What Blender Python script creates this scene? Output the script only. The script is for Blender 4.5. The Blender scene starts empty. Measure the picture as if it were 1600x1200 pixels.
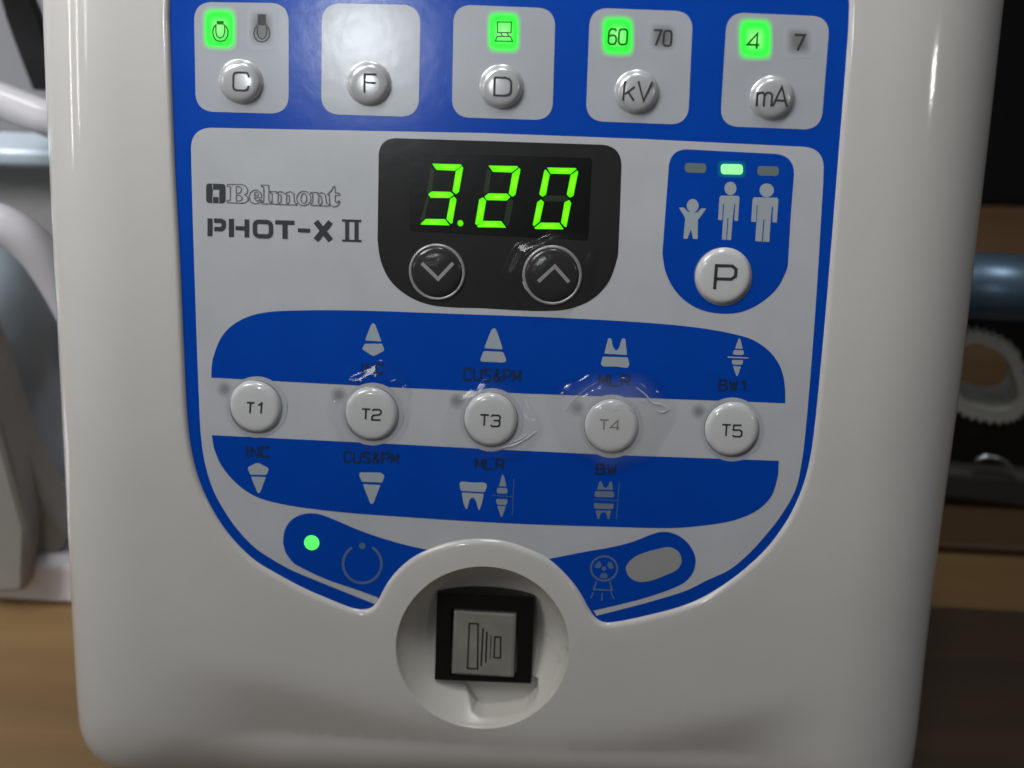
import bpy, bmesh, math, random
from mathutils import Vector, Matrix
from mathutils.geometry import delaunay_2d_cdt
random.seed(4)
S = bpy.context.scene
C = S.collection
# ------------------------------------------------------------------ camera, world, lamps, exposure
F_PX = 1800.0                                   # focal length in pixels of the 1600 px wide photograph
RECLINE = math.radians(20)                      # the console leans back on the table
MM = 0.001
ex = Vector((29700, 1277, -1800)).normalized()  # panel's right, seen from the camera
dv = Vector((-160, 6300, 1800)); dv = (dv - ex * dv.dot(ex)).normalized()
ez = -dv                                        # panel's up
ey = ez.cross(ex)                               # into the panel
RT = Matrix((ex, ey, ez))                       # camera -> panel axes
O_CV = Vector(((783 - 800) / F_PX * .25, 0.0, .25))
CAM_P = -(RT @ O_CV)                            # camera in panel coordinates

def ray(px, py):
    return (RT @ Vector(((px - 800) / F_PX, (py - 600) / F_PX, 1.0)))

def L(px, py, y=0.0):                           # a point of the panel's front, y metres behind its face
    d = ray(px, py)
    return CAM_P + d * ((y - CAM_P.y) / d.y)

low = L(780, 1197, .05)
ROT = Matrix.Rotation(-RECLINE, 4, 'X')
ROOT_LOC = Vector((0, 0, -(ROT @ low).z))
M = Matrix.Translation(ROOT_LOC) @ ROT
CAM_W = M @ CAM_P
R3 = ROT.to_3x3()

def Wt(px, py, z=0.0):                          # a point on the table top
    d = R3 @ ray(px, py)
    return CAM_W + d * ((z - CAM_W.z) / d.z)

def Wy(px, py, Y):                              # a point in the upright plane y = Y
    d = R3 @ ray(px, py)
    return CAM_W + d * ((Y - CAM_W.y) / d.y)

cam_d = bpy.data.cameras.new('camera')
cam = bpy.data.objects.new('camera', cam_d); C.objects.link(cam)
cx = R3 @ RT @ Vector((1, 0, 0)); cy = R3 @ RT @ Vector((0, -1, 0)); cz = R3 @ RT @ Vector((0, 0, -1))
cm = Matrix((cx, cy, cz)).transposed().to_4x4(); cm.translation = CAM_W
cam.matrix_world = cm
cam_d.sensor_width = 36; cam_d.lens = 36 * F_PX / 1600
cam_d.clip_start = .01; cam_d.clip_end = 50
cam_d.dof.use_dof = True; cam_d.dof.focus_distance = .2455; cam_d.dof.aperture_fstop = 12
S.camera = cam

w = bpy.data.worlds.new('World'); S.world = w; w.use_nodes = True
nt = w.node_tree; bg = nt.nodes['Background']
tc = nt.nodes.new('ShaderNodeTexCoord'); sp = nt.nodes.new('ShaderNodeSeparateXYZ')
rp = nt.nodes.new('ShaderNodeValToRGB'); mr = nt.nodes.new('ShaderNodeMapRange')
mr.inputs['From Min'].default_value = -1; mr.inputs['From Max'].default_value = 1
nt.links.new(tc.outputs['Generated'], sp.inputs[0]); nt.links.new(sp.outputs['Z'], mr.inputs['Value'])
nt.links.new(mr.outputs[0], rp.inputs[0]); nt.links.new(rp.outputs[0], bg.inputs[0])
e = rp.color_ramp.elements
e[0].position = .42; e[0].color = (.022, .017, .013, 1)
e[1].position = .95; e[1].color = (.80, .83, .88, 1)
q = e.new(.56); q.color = (.06, .056, .052, 1)
q = e.new(.72); q.color = (.34, .345, .36, 1)
bg.inputs[1].default_value = .14

def lamp(name, loc, target, sx, sy, power, col=(1, .97, .92), spread=180):
    l = bpy.data.lights.new(name, 'AREA'); l.shape = 'RECTANGLE'; l.size = sx; l.size_y = sy
    l.energy = power; l.color = col; l.spread = math.radians(spread)
    o = bpy.data.objects.new(name, l); C.objects.link(o); o.location = loc
    o.rotation_euler = (Vector(target) - Vector(loc)).to_track_quat('-Z', 'Y').to_euler()
    return o

def mirror_spot(px, py, dist, n_local=(0, -1, 0)):     # where a lamp must hang to glint at this spot of the console
    n = Vector(n_local).normalized(); p = L(px, py)
    d = ray(px, py).normalized(); r = d - 2 * d.dot(n) * n
    return M @ (p + r * dist), M @ p
LAMPS = []
a, t = mirror_spot(566, 62, 1.25)
lamp('unseen_lamp', a, t, .044, .046, .62, (.90, .97, 1))
a, t = mirror_spot(137, 40, 1.2, (-.40, -.916, 0)); lamp('unseen_lamp', a, t, .010, .26, .29)
a, t = mirror_spot(150, 20, 1.2, (-.325, -.945, 0)); lamp('unseen_lamp', a, t, .008, .22, .22)
a, t = mirror_spot(172, -40, 1.2, (-.24, -.97, 0)); lamp('unseen_lamp', a, t, .006, .16, .12)
a, t = mirror_spot(1410, 95, 1.2, (.235, -.97, 0)); lamp('unseen_lamp', a, t, .045, .045, .28)
lamp('unseen_lamp', (-.27, -.10, .54), (-.05, .10, .31), .25, .25, .345, (1, .99, .98), 60)  # near lamp added so the console fades from its upper left
lamp('unseen_lamp', (-.05, -.12, 1.6), (0, .05, 0), .28, .28, 5.4, (1, .985, .96))
lamp('unseen_lamp', (-.75, -.22, .75), (-.36, .22, .07), .3, .3, 1.25, (.97, .98, 1), 38)  # unseen fill lamp added to brighten the things at far left

vs = S.view_settings
vs.view_transform = 'Standard'; vs.look = 'None'; vs.gamma = 1; vs.use_curve_mapping = False; vs.exposure = .2

# ------------------------------------------------------------------ materials
def srgb(r, g, b):
    f = lambda c: (c / 255) / 12.92 if c / 255 <= .04045 else ((c / 255 + .055) / 1.055) ** 2.4
    return (f(r), f(g), f(b), 1)

def mat(name, col, rough=.5, metal=0, bump=0, bscale=900, var=0, vscale=60, emit=None, estr=0, coat=0, alpha=1, spec=.5, col2=None):
    m = bpy.data.materials.new(name); m.use_nodes = True
    n = m.node_tree; b = n.nodes['Principled BSDF']
    b.inputs['Base Color'].default_value = col; b.inputs['Roughness'].default_value = rough
    b.inputs['Metallic'].default_value = metal; b.inputs['Coat Weight'].default_value = coat
    b.inputs['Coat Roughness'].default_value = .08; b.inputs['Alpha'].default_value = alpha
    b.inputs['Specular IOR Level'].default_value = spec
    if emit: b.inputs['Emission Color'].default_value = emit; b.inputs['Emission Strength'].default_value = estr
    co = n.nodes.new('ShaderNodeTexCoord')
    if var or col2:
        t = n.nodes.new('ShaderNodeTexNoise'); t.inputs['Scale'].default_value = vscale; t.inputs['Detail'].default_value = 6
        n.links.new(co.outputs['Object'], t.inputs['Vector'])
        r = n.nodes.new('ShaderNodeValToRGB'); n.links.new(t.outputs['Fac'], r.inputs[0])
        c1 = col; c2 = col2 or tuple(c * (1 - var) for c in col[:3]) + (1,)
        r.color_ramp.elements[0].position = .35; r.color_ramp.elements[1].position = .68
        r.color_ramp.elements[0].color = c2; r.color_ramp.elements[1].color = c1
        n.links.new(r.outputs[0], b.inputs['Base Color'])
        rr = n.nodes.new('ShaderNodeMapRange'); n.links.new(t.outputs['Fac'], rr.inputs['Value'])
        rr.inputs['To Min'].default_value = rough * .85; rr.inputs['To Max'].default_value = rough * 1.15
        n.links.new(rr.outputs[0], b.inputs['Roughness'])
    if bump:
        t = n.nodes.new('ShaderNodeTexNoise'); t.inputs['Scale'].default_value = bscale; t.inputs['Detail'].default_value = 3
        n.links.new(co.outputs['Object'], t.inputs['Vector'])
        k = n.nodes.new('ShaderNodeBump'); k.inputs['Strength'].default_value = bump; k.inputs['Distance'].default_value = .0005
        n.links.new(t.outputs['Fac'], k.inputs['Height']); n.links.new(k.outputs[0], b.inputs['Normal'])
    return m

FILM_R = .165
FB = dict(rough=FILM_R, bump=.035, bscale=330, var=.07, vscale=70)
m_case = mat('ivory_plastic', (.60, .592, .572, 1), .08, var=.05, vscale=25, bump=.015, bscale=700)
m_blue = mat('blue_film', (.0014, .060, .43, 1), **FB)
m_white = mat('pale_film', (.43, .46, .505, 1), **FB)
m_field = mat('pale_field_film', (.50, .525, .555, 1), **FB)
m_dark = mat('charcoal_film', (.026, .026, .027, 1), **FB)
m_black = mat('black_screen', (.004, .004, .004, 1), .25, bump=.03, bscale=420)
m_ink = mat('grey_ink', (.035, .038, .042, 1), .4)
m_ink2 = mat('outline_ink', (.14, .15, .16, 1), .4)
m_navy = mat('navy_ink', (.010, .026, .075, 1), .35)
m_icon = mat('icon_film', (.36, .42, .46, 1), FILM_R, bump=.05, bscale=420)
m_icon_faint = mat('faint_icon_film', (.10, .16, .30, 1), FILM_R)
m_icon_thin = mat('dim_icon_film', (.05, .12, .30, 1), FILM_R)
m_silver = mat('silver_button', (.60, .61, .63, 1), .22, metal=.4, bump=.02, bscale=800)
m_btn = mat('white_button', (.58, .59, .60, 1), .15, bump=.02, bscale=500, coat=.9)
m_ring = mat('silver_ring', (.34, .34, .35, 1), .3, metal=.3)
m_chev = mat('chevron_grey', (.28, .28, .29, 1), .35)
m_dome = mat('black_dome', (.030, .030, .031, 1), .2, bump=.35, bscale=260)
m_crease = mat('glint_film', (.75, .80, .86, 1), .12, coat=.6, alpha=.5)  # whitish colour stands in for glints along the film creases
m_crease2 = mat('faint_glint_film', (.60, .66, .74, 1), .12, coat=.6, alpha=.2)
m_dot = mat('unlit_lamp', (.20, .215, .22, 1), .35)
m_bar = mat('unlit_bar', (.15, .20, .20, 1), .3)
m_seg_off = mat('unlit_segment', (.020, .034, .015, 1), .3)
m_lamp = mat('green_lamp', (.1, .5, .1, 1), .4, emit=srgb(76, 255, 92), estr=1.0)
m_lampb = mat('pale_green_lamp', (.1, .5, .1, 1), .4, emit=srgb(140, 255, 150), estr=1.0)
m_green_ink = mat('green_ink', (.0, .05, .005, 1), .4, emit=srgb(0, 105, 6), estr=.6)
m_bezel = mat('black_bezel', (.0035, .0035, .0035, 1), .35)
m_cap = mat('clear_grey_cap', (.27, .265, .235, 1), .14, var=.2, vscale=160, coat=.5)
m_capink = mat('cap_ink', (.012, .012, .010, 1), .4)
m_bowl = mat('recess_plastic', (.60, .585, .54, 1), .28, var=.06, vscale=40)

def glow_mat(name, base, inner, outer, strength, film):
    # backlit film: the lamp behind it is strongest at the window's middle
    m = bpy.data.materials.new(name); m.use_nodes = True
    n = m.node_tree; b = n.nodes['Principled BSDF']; b.inputs['Roughness'].default_value = FILM_R
    a = n.nodes.new('ShaderNodeAttribute'); a.attribute_name = 'lit'
    mx = n.nodes.new('ShaderNodeMix'); mx.data_type = 'RGBA'
    mb = n.nodes.new('ShaderNodeMapRange'); mb.inputs['From Max'].default_value = .35 if strength else .8; mb.interpolation_type = 'SMOOTHSTEP'
    n.links.new(a.outputs['Fac'], mb.inputs['Value']); n.links.new(mb.outputs[0], mx.inputs[0]); mx.inputs[6].default_value = film; mx.inputs[7].default_value = base
    n.links.new(mx.outputs[2], b.inputs['Base Color'])
    if strength:
        m2 = n.nodes.new('ShaderNodeMix'); m2.data_type = 'RGBA'
        mp = n.nodes.new('ShaderNodeMapRange'); n.links.new(a.outputs['Fac'], mp.inputs['Value'])
        mp.inputs['From Min'].default_value = .45; mp.inputs['From Max'].default_value = 1
        n.links.new(mp.outputs[0], m2.inputs[0]); m2.inputs[6].default_value = outer; m2.inputs[7].default_value = inner
        n.links.new(m2.outputs[2], b.inputs['Emission Color'])
        ms = n.nodes.new('ShaderNodeMapRange'); n.links.new(a.outputs['Fac'], ms.inputs['Value'])
        ms.inputs['From Max'].default_value = .38; ms.inputs['To Max'].default_value = strength
        ms.interpolation_type = 'SMOOTHSTEP'
        n.links.new(ms.outputs[0], b.inputs['Emission Strength'])
    return m
FILMC = (.43, .46, .505, 1)
m_glow = glow_mat('backlit_green_film', (.01, .12, .012, 1), srgb(160, 255, 148), srgb(50, 255, 66), 1.0, FILMC)
m_unlit = glow_mat('unlit_window_film', (.19, .205, .20, 1), None, None, 0, FILMC)
m_seg = glow_mat('green_segment', (.02, .1, .0, 1), srgb(140, 255, 40), srgb(84, 246, 0), 1.0, (.02, .1, 0, 1))

# ------------------------------------------------------------------ helpers
def obj(name, me, m=None, parent=None, smooth=False):
    if isinstance(me, bmesh.types.BMesh):
        bm = me; me = bpy.data.meshes.new(name); bm.to_mesh(me); bm.free()
    me.name = name
    if m is not None:
        for k in (m if isinstance(m, (list, tuple)) else [m]): me.materials.append(k)
    o = bpy.data.objects.new(name, me); C.objects.link(o)
    if parent is not None: o.parent = parent
    if smooth:
        for p in me.polygons: p.use_smooth = True
    return o

def tag(o, label=None, cat=None, group=None, kind=None):
    if label: o['label'] = label
    if cat: o['category'] = cat
    if group: o['group'] = group
    if kind: o['kind'] = kind
    return o

def empty(name, loc, label, cat):
    o = bpy.data.objects.new(name, None); C.objects.link(o); o.location = loc; o.empty_display_size = .02
    return tag(o, label, cat)

def catmull(pts, n=8, closed=True):
    out = []; N = len(pts); P = [Vector(p) for p in pts]
    for i in range(N if closed else N - 1):
        g = (lambda k: P[k % N]) if closed else (lambda k: P[max(0, min(N - 1, k))])
        p0, p1, p2, p3 = g(i - 1), g(i), g(i + 1), g(i + 2)
        # centripetal, so uneven spacing does not overshoot
        d1 = max((p1 - p0).length, 1e-6) ** .5; d2 = max((p2 - p1).length, 1e-6) ** .5; d3 = max((p3 - p2).length, 1e-6) ** .5
        if (p1 - p0).length < 1e-6: d1 = d2
        if (p3 - p2).length < 1e-6: d3 = d2
        m1 = ((p1 - p0) / d1 - (p2 - p0) / (d1 + d2) + (p2 - p1) / d2) * d2
        m2 = ((p2 - p1) / d2 - (p3 - p1) / (d2 + d3) + (p3 - p2) / d3) * d2
        for k in range(n):
            t = k / n
            out.append(p1 * (2*t**3 - 3*t*t + 1) + m1 * (t**3 - 2*t*t + t) + p2 * (-2*t**3 + 3*t*t) + m2 * (t**3 - t*t))
    if not closed: out.append(P[-1])
    return out

def rpoly(pts, r, n=7):                         # polygon with rounded corners; r one radius or one per corner
    P = [Vector(p[:2]) for p in pts]; N = len(P); out = []
    for i in range(N):
        rr = r[i] if isinstance(r, (list, tuple)) else r
        p = P[i]; a = (P[i - 1] - p); b = (P[(i + 1) % N] - p)
        if rr <= 0: out.append(p); continue
        rr = min(rr, a.length * .5, b.length * .5)
        s = p + a.normalized() * rr; t = p + b.normalized() * rr
        for k in range(n + 1):
            u = k / n; out.append(s * (1-u)**2 + p * 2*u*(1-u)*.86 + t * u*u + ((s + t) * .5) * 2*u*(1-u)*.14)
    return out

def ellipse(cx, cy, rx, ry=None, n=40, a0=0, a1=2*math.pi):
    ry = ry or rx
    full = abs(a1 - a0 - 2*math.pi) < 1e-6
    return [Vector((cx + rx*math.cos(a0 + (a1-a0)*i/(n if full else n-1)), cy + ry*math.sin(a0 + (a1-a0)*i/(n if full else n-1)))) for i in range(n)]

FILM_Y = .0008
def Yh(h): return FILM_Y - h*MM                 # h millimetres above the film

def tri(bm, outer, holes, place, mi=0):
    co = []; ed = []; loops = []
    for lp in [outer, *holes]:
        c = []
        for p in lp:
            p = Vector((p[0], p[1]))
            if not c or (p - c[-1]).length > .02: c.append(p)
        if (c[0]-c[-1]).length < .02: c.pop()
        b0 = len(co); co += c; ed += [(b0+i, b0+(i+1) % len(c)) for i in range(len(c))]; loops.append(c)
    vv, ee, ff, *_ = delaunay_2d_cdt(co, ed, [], 0, 1e-4)
    bv = [bm.verts.new(place(p)) for p in vv]; used = []
    for f in ff:
        c = sum((vv[i] for i in f), Vector((0, 0)))/len(f)
        if inside(c, loops[0]) and not any(inside(c, h) for h in loops[1:]):
            g = bm.faces.new([bv[i] for i in f]); g.material_index = mi; g.normal_update(); used.append(g)
            if g.normal.y > 0: g.normal_flip()
    for v in bv:
        if not v.link_faces: bm.verts.remove(v)
    return used

class Sheet:                                    # flat printed areas, traced on the panel's face
    def __init__(s): s.bm = bmesh.new(); s.k = 0
    def fill(s, outer, holes=(), h=.05, mi=0):
        y = Yh(h + s.k*.002); s.k += 1
        tri(s.bm, outer, holes, lambda p: L(p[0], p[1], y), mi)
        return s
    def stroke(s, pts, wd, h=.05, closed=False, mi=0):
        y = Yh(h + s.k*.002); s.k += 1
        P = [Vector(p[:2]) for p in pts]; N = len(P); l = []
        for i in range(N):
            if closed: a, b = P[i-1], P[(i+1) % N]
            else: a, b = P[max(0, i-1)], P[min(N-1, i+1)]
            d0 = (P[i]-a) if (P[i]-a).length > 1e-6 else (b-P[i]); d1 = (b-P[i]) if (b-P[i]).length > 1e-6 else d0
            n0 = Vector((-d0.y, d0.x)).normalized(); n1 = Vector((-d1.y, d1.x)).normalized()
            n = n0 + n1
            n = n.normalized() if n.length > .2 else n0
            k = wd/2 / max(.45, n.dot(n0))
            l.append((s.bm.verts.new(L(*(P[i]+n*k), y)), s.bm.verts.new(L(*(P[i]-n*k), y))))
        for i in range(N if closed else N-1):
            a, b = l[i], l[(i+1) % N]
            f = s.bm.faces.new((a[0], b[0], b[1], a[1])); f.material_index = mi; f.normal_update()
            if f.normal.y > 0: f.normal_flip()
        return s
    def rect(s, x0, y0, x1, y1, h=.05, slope=0.03):
        return s.fill([(x0, y0), (x1, y0+slope*(x1-x0)), (x1, y1+slope*(x1-x0)), (x0, y1)], h=h)
    def done(s, name, m, parent): return obj(name, s.bm, m, parent)

def fill(name, outer, m, parent, h=.05, holes=()): return Sheet().fill(outer, holes, h).done(name, m, parent)

def rings_sheet(name, cx, cy, hw, hh, m, parent, h, slope=.03, rnd=0, lean=0.0, n=14):   # rounded window, 'lit' 1 at its middle to 0 at the rim
    bm = bmesh.new(); lay = bm.verts.layers.float.new('lit'); prev = None; K = 44; y = Yh(h)
    def pt(s, a):
        ca, sa = math.cos(a), math.sin(a); e_ = 1 if rnd else 2 / (2 + 3.2 * s)
        x = hw*s*math.copysign(abs(ca)**e_, ca); yy = hh*s*math.copysign(abs(sa)**e_, sa)
        return L(cx + x - lean*yy, cy + yy + slope*x, y)
    c = bm.verts.new(L(cx, cy, y)); c[lay] = 1
    for j in range(1, n+1):
        s = j/n; ring = []
        for i in range(K):
            v = bm.verts.new(pt(s, 2*math.pi*i/K)); v[lay] = 1 - s; ring.append(v)
        for i in range(K):
            f = bm.faces.new((prev[i], prev[(i+1) % K], ring[(i+1) % K], ring[i])) if prev else bm.faces.new((c, ring[(i+1) % K], ring[i]))
        prev = ring
    bmesh.ops.recalc_face_normals(bm, faces=bm.faces)
    for f in bm.faces:
        f.normal_update()
        if f.normal.y > 0: f.normal_flip()
    return obj(name, bm, m, parent)

def lathe(name, cx, cy, rpx, prof, m, parent, K=64, cap=True):      # prof: (radius fraction, height in mm above the film)
    bm = bmesh.new(); c = L(cx, cy, FILM_Y)
    sx = (L(cx+1, cy, FILM_Y) - c).length; sz = (L(cx, cy+1, FILM_Y) - c).length
    prev = None
    for r, h in prof:
        ring = [bm.verts.new((c.x + sx*rpx*r*math.cos(2*math.pi*i/K), Yh(h), c.z + sz*rpx*r*math.sin(2*math.pi*i/K))) for i in range(K)]
        if prev:
            for i in range(K): bm.faces.new((prev[i], prev[(i+1) % K], ring[(i+1) % K], ring[i]))
        prev = ring
    if cap: bm.faces.new(prev)
    bmesh.ops.recalc_face_normals(bm, faces=bm.faces)
    return obj(name, bm, m, parent, smooth=True)

def inside(p, poly):
    r = False; j = len(poly) - 1
    for i in range(len(poly)):
        a, b = poly[i], poly[j]
        if (a[1] > p[1]) != (b[1] > p[1]) and p[0] < (b[0]-a[0])*(p[1]-a[1])/(b[1]-a[1]) + a[0]: r = not r
        j = i
    return r

def resample(pts, step):
    P = [Vector(p) for p in pts]; out = []; acc = 0
    for i in range(len(P)):
        a, b = P[i], P[(i+1) % len(P)]; l = (b-a).length
        while acc < l: out.append(a.lerp(b, acc/l)); acc += step
        acc -= l
    if (out[-1]-out[0]).length < step*.5: out.pop()
    return out

def offset(poly, d):
    n = len(poly); ar = sum(poly[i-1].x*poly[i].y - poly[i].x*poly[i-1].y for i in range(n)); sg = 1 if ar > 0 else -1
    out = []
    for i in range(n):
        t = (poly[(i+1) % n] - poly[i-1]).normalized(); out.append(poly[i] + Vector((t.y, -t.x))*d*sg)
    return out

def sstep(a, b, x):
    t = max(0, min(1, (x-a)/(b-a))); return t*t*(3-2*t)

# ------------------------------------------------------------------ the table and the things behind the console
def wood_mat(name, c1, c2, rough, axis=(1.0, 14, 14)):
    m = bpy.data.materials.new(name); m.use_nodes = True
    n = m.node_tree; b = n.nodes['Principled BSDF']; co = n.nodes.new('ShaderNodeTexCoord')
    mp = n.nodes.new('ShaderNodeMapping'); mp.inputs['Scale'].default_value = axis
    n.links.new(co.outputs['Object'], mp.inputs[0])
    t = n.nodes.new('ShaderNodeTexNoise'); t.inputs['Scale'].default_value = 3.5; t.inputs['Detail'].default_value = 8; t.inputs['Distortion'].default_value = .8
    n.links.new(mp.outputs[0], t.inputs['Vector'])
    r = n.nodes.new('ShaderNodeValToRGB'); n.links.new(t.outputs['Fac'], r.inputs[0])
    r.color_ramp.elements[0].position = .3; r.color_ramp.elements[1].position = .7
    r.color_ramp.elements[0].color = c2; r.color_ramp.elements[1].color = c1
    n.links.new(r.outputs[0], b.inputs['Base Color']); b.inputs['Roughness'].default_value = rough
    return m

def box_bm(x0, x1, y0, y1, z0, z1, bev=.0):
    bm = bmesh.new(); bmesh.ops.create_cube(bm, size=1)
    for v in bm.verts: v.co = Vector(((x0+x1)/2 + v.co.x*(x1-x0), (y0+y1)/2 + v.co.y*(y1-y0), (z0+z1)/2 + v.co.z*(z1-z0)))
    if bev: bmesh.ops.bevel(bm, geom=list(bm.edges), offset=bev, segments=3, affect='EDGES', profile=.5)
    return bm

def prism(name, pts, Y, depth, m, parent=None, bev=.002, holes=()):   # outline traced at distance Y, real thickness behind it
    bm = bmesh.new(); fs = tri(bm, pts, holes, lambda p: Wy(p[0], p[1], Y))
    x = bmesh.ops.extrude_face_region(bm, geom=fs)
    for v in [g for g in x['geom'] if isinstance(g, bmesh.types.BMVert)]: v.co.y += depth
    bmesh.ops.recalc_face_normals(bm, faces=bm.faces)
    if bev:
        sharp = [e_ for e_ in bm.edges if len(e_.link_faces) == 2 and e_.calc_face_angle(0) > .9]
        bmesh.ops.bevel(bm, geom=sharp, offset=bev, segments=2, affect='EDGES', profile=.5)
    return obj(name, bm, m, parent)

def tube_mesh(pts, rad, n=14, world=True):
    bm = bmesh.new(); P = [Vector(p) for p in pts]; prev = None; rs = rad if isinstance(rad, list) else [rad]*len(P)
    for i, p in enumerate(P):
        t = (P[min(i+1, len(P)-1)] - P[max(i-1, 0)]).normalized()
        u = t.cross(Vector((.13, .9, .31))).normalized(); v = t.cross(u)
        ring = [bm.verts.new(p + (u*math.cos(2*math.pi*k/n) + v*math.sin(2*math.pi*k/n))*rs[i]) for k in range(n)]
        if prev:
            for k in range(n): bm.faces.new((prev[k], prev[(k+1) % n], ring[(k+1) % n], ring[k]))
        else: bm.faces.new(ring[::-1])
        prev = ring
    bm.faces.new(prev); bmesh.ops.recalc_face_normals(bm, faces=bm.faces)
    return bm

m_table = wood_mat('tan_wood', (.21, .125, .050, 1), (.14, .080, .030, 1), .5)
m_shadewood = wood_mat('shaded_wood', (.050, .027, .012, 1), (.022, .012, .006, 1), .6)
tb = tag(obj('table', box_bm(-1.0, 1.0, -.45, .95, -.03, 0, .003), m_table), 'tan wooden table top under and behind the console', 'table')
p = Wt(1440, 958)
tag(obj('shade_board', box_bm(p.x - .03, p.x + .5, p.y - .30, p.y, 0.0003, .004, .001), m_shadewood),
    'flat dark board standing in for shade on the table at the lower right', 'board')  # dark slab added where the table falls into shade
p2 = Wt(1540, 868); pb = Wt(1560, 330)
m_rearshade = wood_mat('rear_shaded_wood', (.075, .042, .018, 1), (.050, .028, .012, 1), .5)
tag(obj('rear_shade_board', box_bm(p2.x - .12, p2.x + .5, p2.y, pb.y - .002, .0003, .004, .001), m_rearshade), 'brown board standing in for the shaded table under the black holder, behind the tan strip', 'board')  # slab added to darken the table top as if shaded
m_cab = mat('black_laminate', (.0025, .0025, .003, 1), .5, spec=.25, var=.3, vscale=8)
cb = tag(obj('black_cabinet', box_bm(pb.x - .22, pb.x + .6, pb.y, pb.y + .3, 0, .55, .003), m_cab), 'black cabinet standing in the dark behind the right side', 'cabinet')

# white tray with a slanted end, far left
pw = Wt(60, 944); YT = pw.y
m_wplast = mat('white_plastic', (.76, .74, .79, 1), .4, var=.06, vscale=20)
m_gplast = mat('grey_plastic', (.30, .29, .27, 1), .45, var=.1, vscale=20)
m_gpanel = mat('grey_panel', (.26, .255, .25, 1), .4, var=.15, vscale=12)
m_rail = mat('blue_grey_rail', (.36, .42, .47, 1), .42, metal=.1)
tray = empty('white_tray', (pw.x, YT, 0), 'white plastic tray with slanted grey end panel, left of the console', 'tray')
def under(o, root):
    o.parent = root; o.matrix_parent_inverse = Matrix.Translation(-Vector(root.location)); return o
hb = Wy(60, 878, YT).z
under(obj('base_ledge', box_bm(pw.x - .16, pw.x + .05, YT, YT + .10, 0.0, hb, .003), m_wplast), tray)
yb = YT + .10
under(obj('back_panel', box_bm(pw.x - .18, pw.x + .05, yb, yb + .008, 0, Wy(40, 262, yb).z, .002), m_gpanel), tray)
z0, z1 = Wy(40, 262, yb - .012).z, Wy(40, 236, yb - .012).z
under(obj('rail', box_bm(pw.x - .18, pw.x + .05, yb - .012, yb + .004, z0, z1, .002), m_rail), tray)
under(prism('end_panel', [(-60, 470), (-30, 520), (0, 600), (40, 715), (80, 790), (108, 838), (84, 880), (72, 893), (38, 922), (-60, 926)], YT + .004, .012, m_gplast, None, .002), tray)
under(prism('end_rib', [(-60, 520), (-20, 600), (6, 690), (44, 830), (40, 926), (-60, 930)], YT - .006, .012, m_gplast, None, .002), tray)

# grey drum with a white hose round its shoulder, standing in the tray
YD = YT + .045
m_drum = mat('blue_grey_drum', (.30, .35, .39, 1), .25, var=.15, vscale=25)
m_hose = mat('white_hose', (.50, .49, .52, 1), .25)
pd = Wy(-35, 850, YD); top = Wy(-35, 395, YD); edge = Wy(98, 600, YD)
drum = empty('grey_drum', (pd.x, YD, hb), 'blue grey rounded drum with a white hose around its shoulder', 'drum')
rD = edge.x - pd.x; H = top.z - hb
bm = bmesh.new(); prev = None
for r, z in [(.86, 0), (.92, .02), (.95, .3), (1, .55), (1, .7), (.96, .82), (.86, .92), (.66, .985), (.3, 1.0), (.01, 1.0)]:
    ring = [bm.verts.new((rD*r*math.cos(a*2*math.pi/40), rD*.75*r*math.sin(a*2*math.pi/40), H*z)) for a in range(40)]
    if prev:
        for k in range(40): bm.faces.new((prev[k], prev[(k+1) % 40], ring[(k+1) % 40], ring[k]))
    prev = ring
bmesh.ops.recalc_face_normals(bm, faces=bm.faces)
o = obj('body', bm, m_drum, drum, smooth=True)
hp = [Wy(x, y, YD - rD*.62) for x, y in catmull([(-120, 395), (-70, 360), (-20, 345), (25, 362), (58, 392), (84, 428), (112, 478), (150, 560), (180, 640)], 6, False)]
under(obj('hose', tube_mesh(hp, (Wy(20, 396, YD) - Wy(20, 350, YD)).length*.52), m_hose, None, True), drum)

# white tube and black strap, upper left
YP = YT + .07
r_ = (Wy(0, 200, YP) - Wy(0, 140, YP)).length*.43
tag(obj('white_pipe', tube_mesh([Wy(-120, 112, YP), Wy(-20, 150, YP), Wy(60, 180, YP), Wy(150, 214, YP)], r_, 20), m_hose, None, True),
    'white plastic pipe running behind the upper left edge', 'pipe')
m_blackp = mat('black_rubber', (.008, .008, .009, 1), .4)
YS = YT + .085
tag(prism('black_strap', [(-8, -30), (38, -30), (62, 30), (80, 100), (88, 145), (50, 142), (30, 90), (8, 30)], YS, .004, m_blackp, None, .001),
    'black strap hanging behind the white pipe, top left corner', 'strap')
m_gwall = mat('light_grey_board', (.22, .22, .235, 1), .5, var=.12, vscale=9)
p0 = Wt(40, 640)
tag(obj('grey_partition', box_bm(p0.x - .5, p0.x + .16, yb + .05, yb + .06, 0, .6, .001), m_gwall), 'light grey upright board behind the strap and pipe', 'partition')

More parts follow.
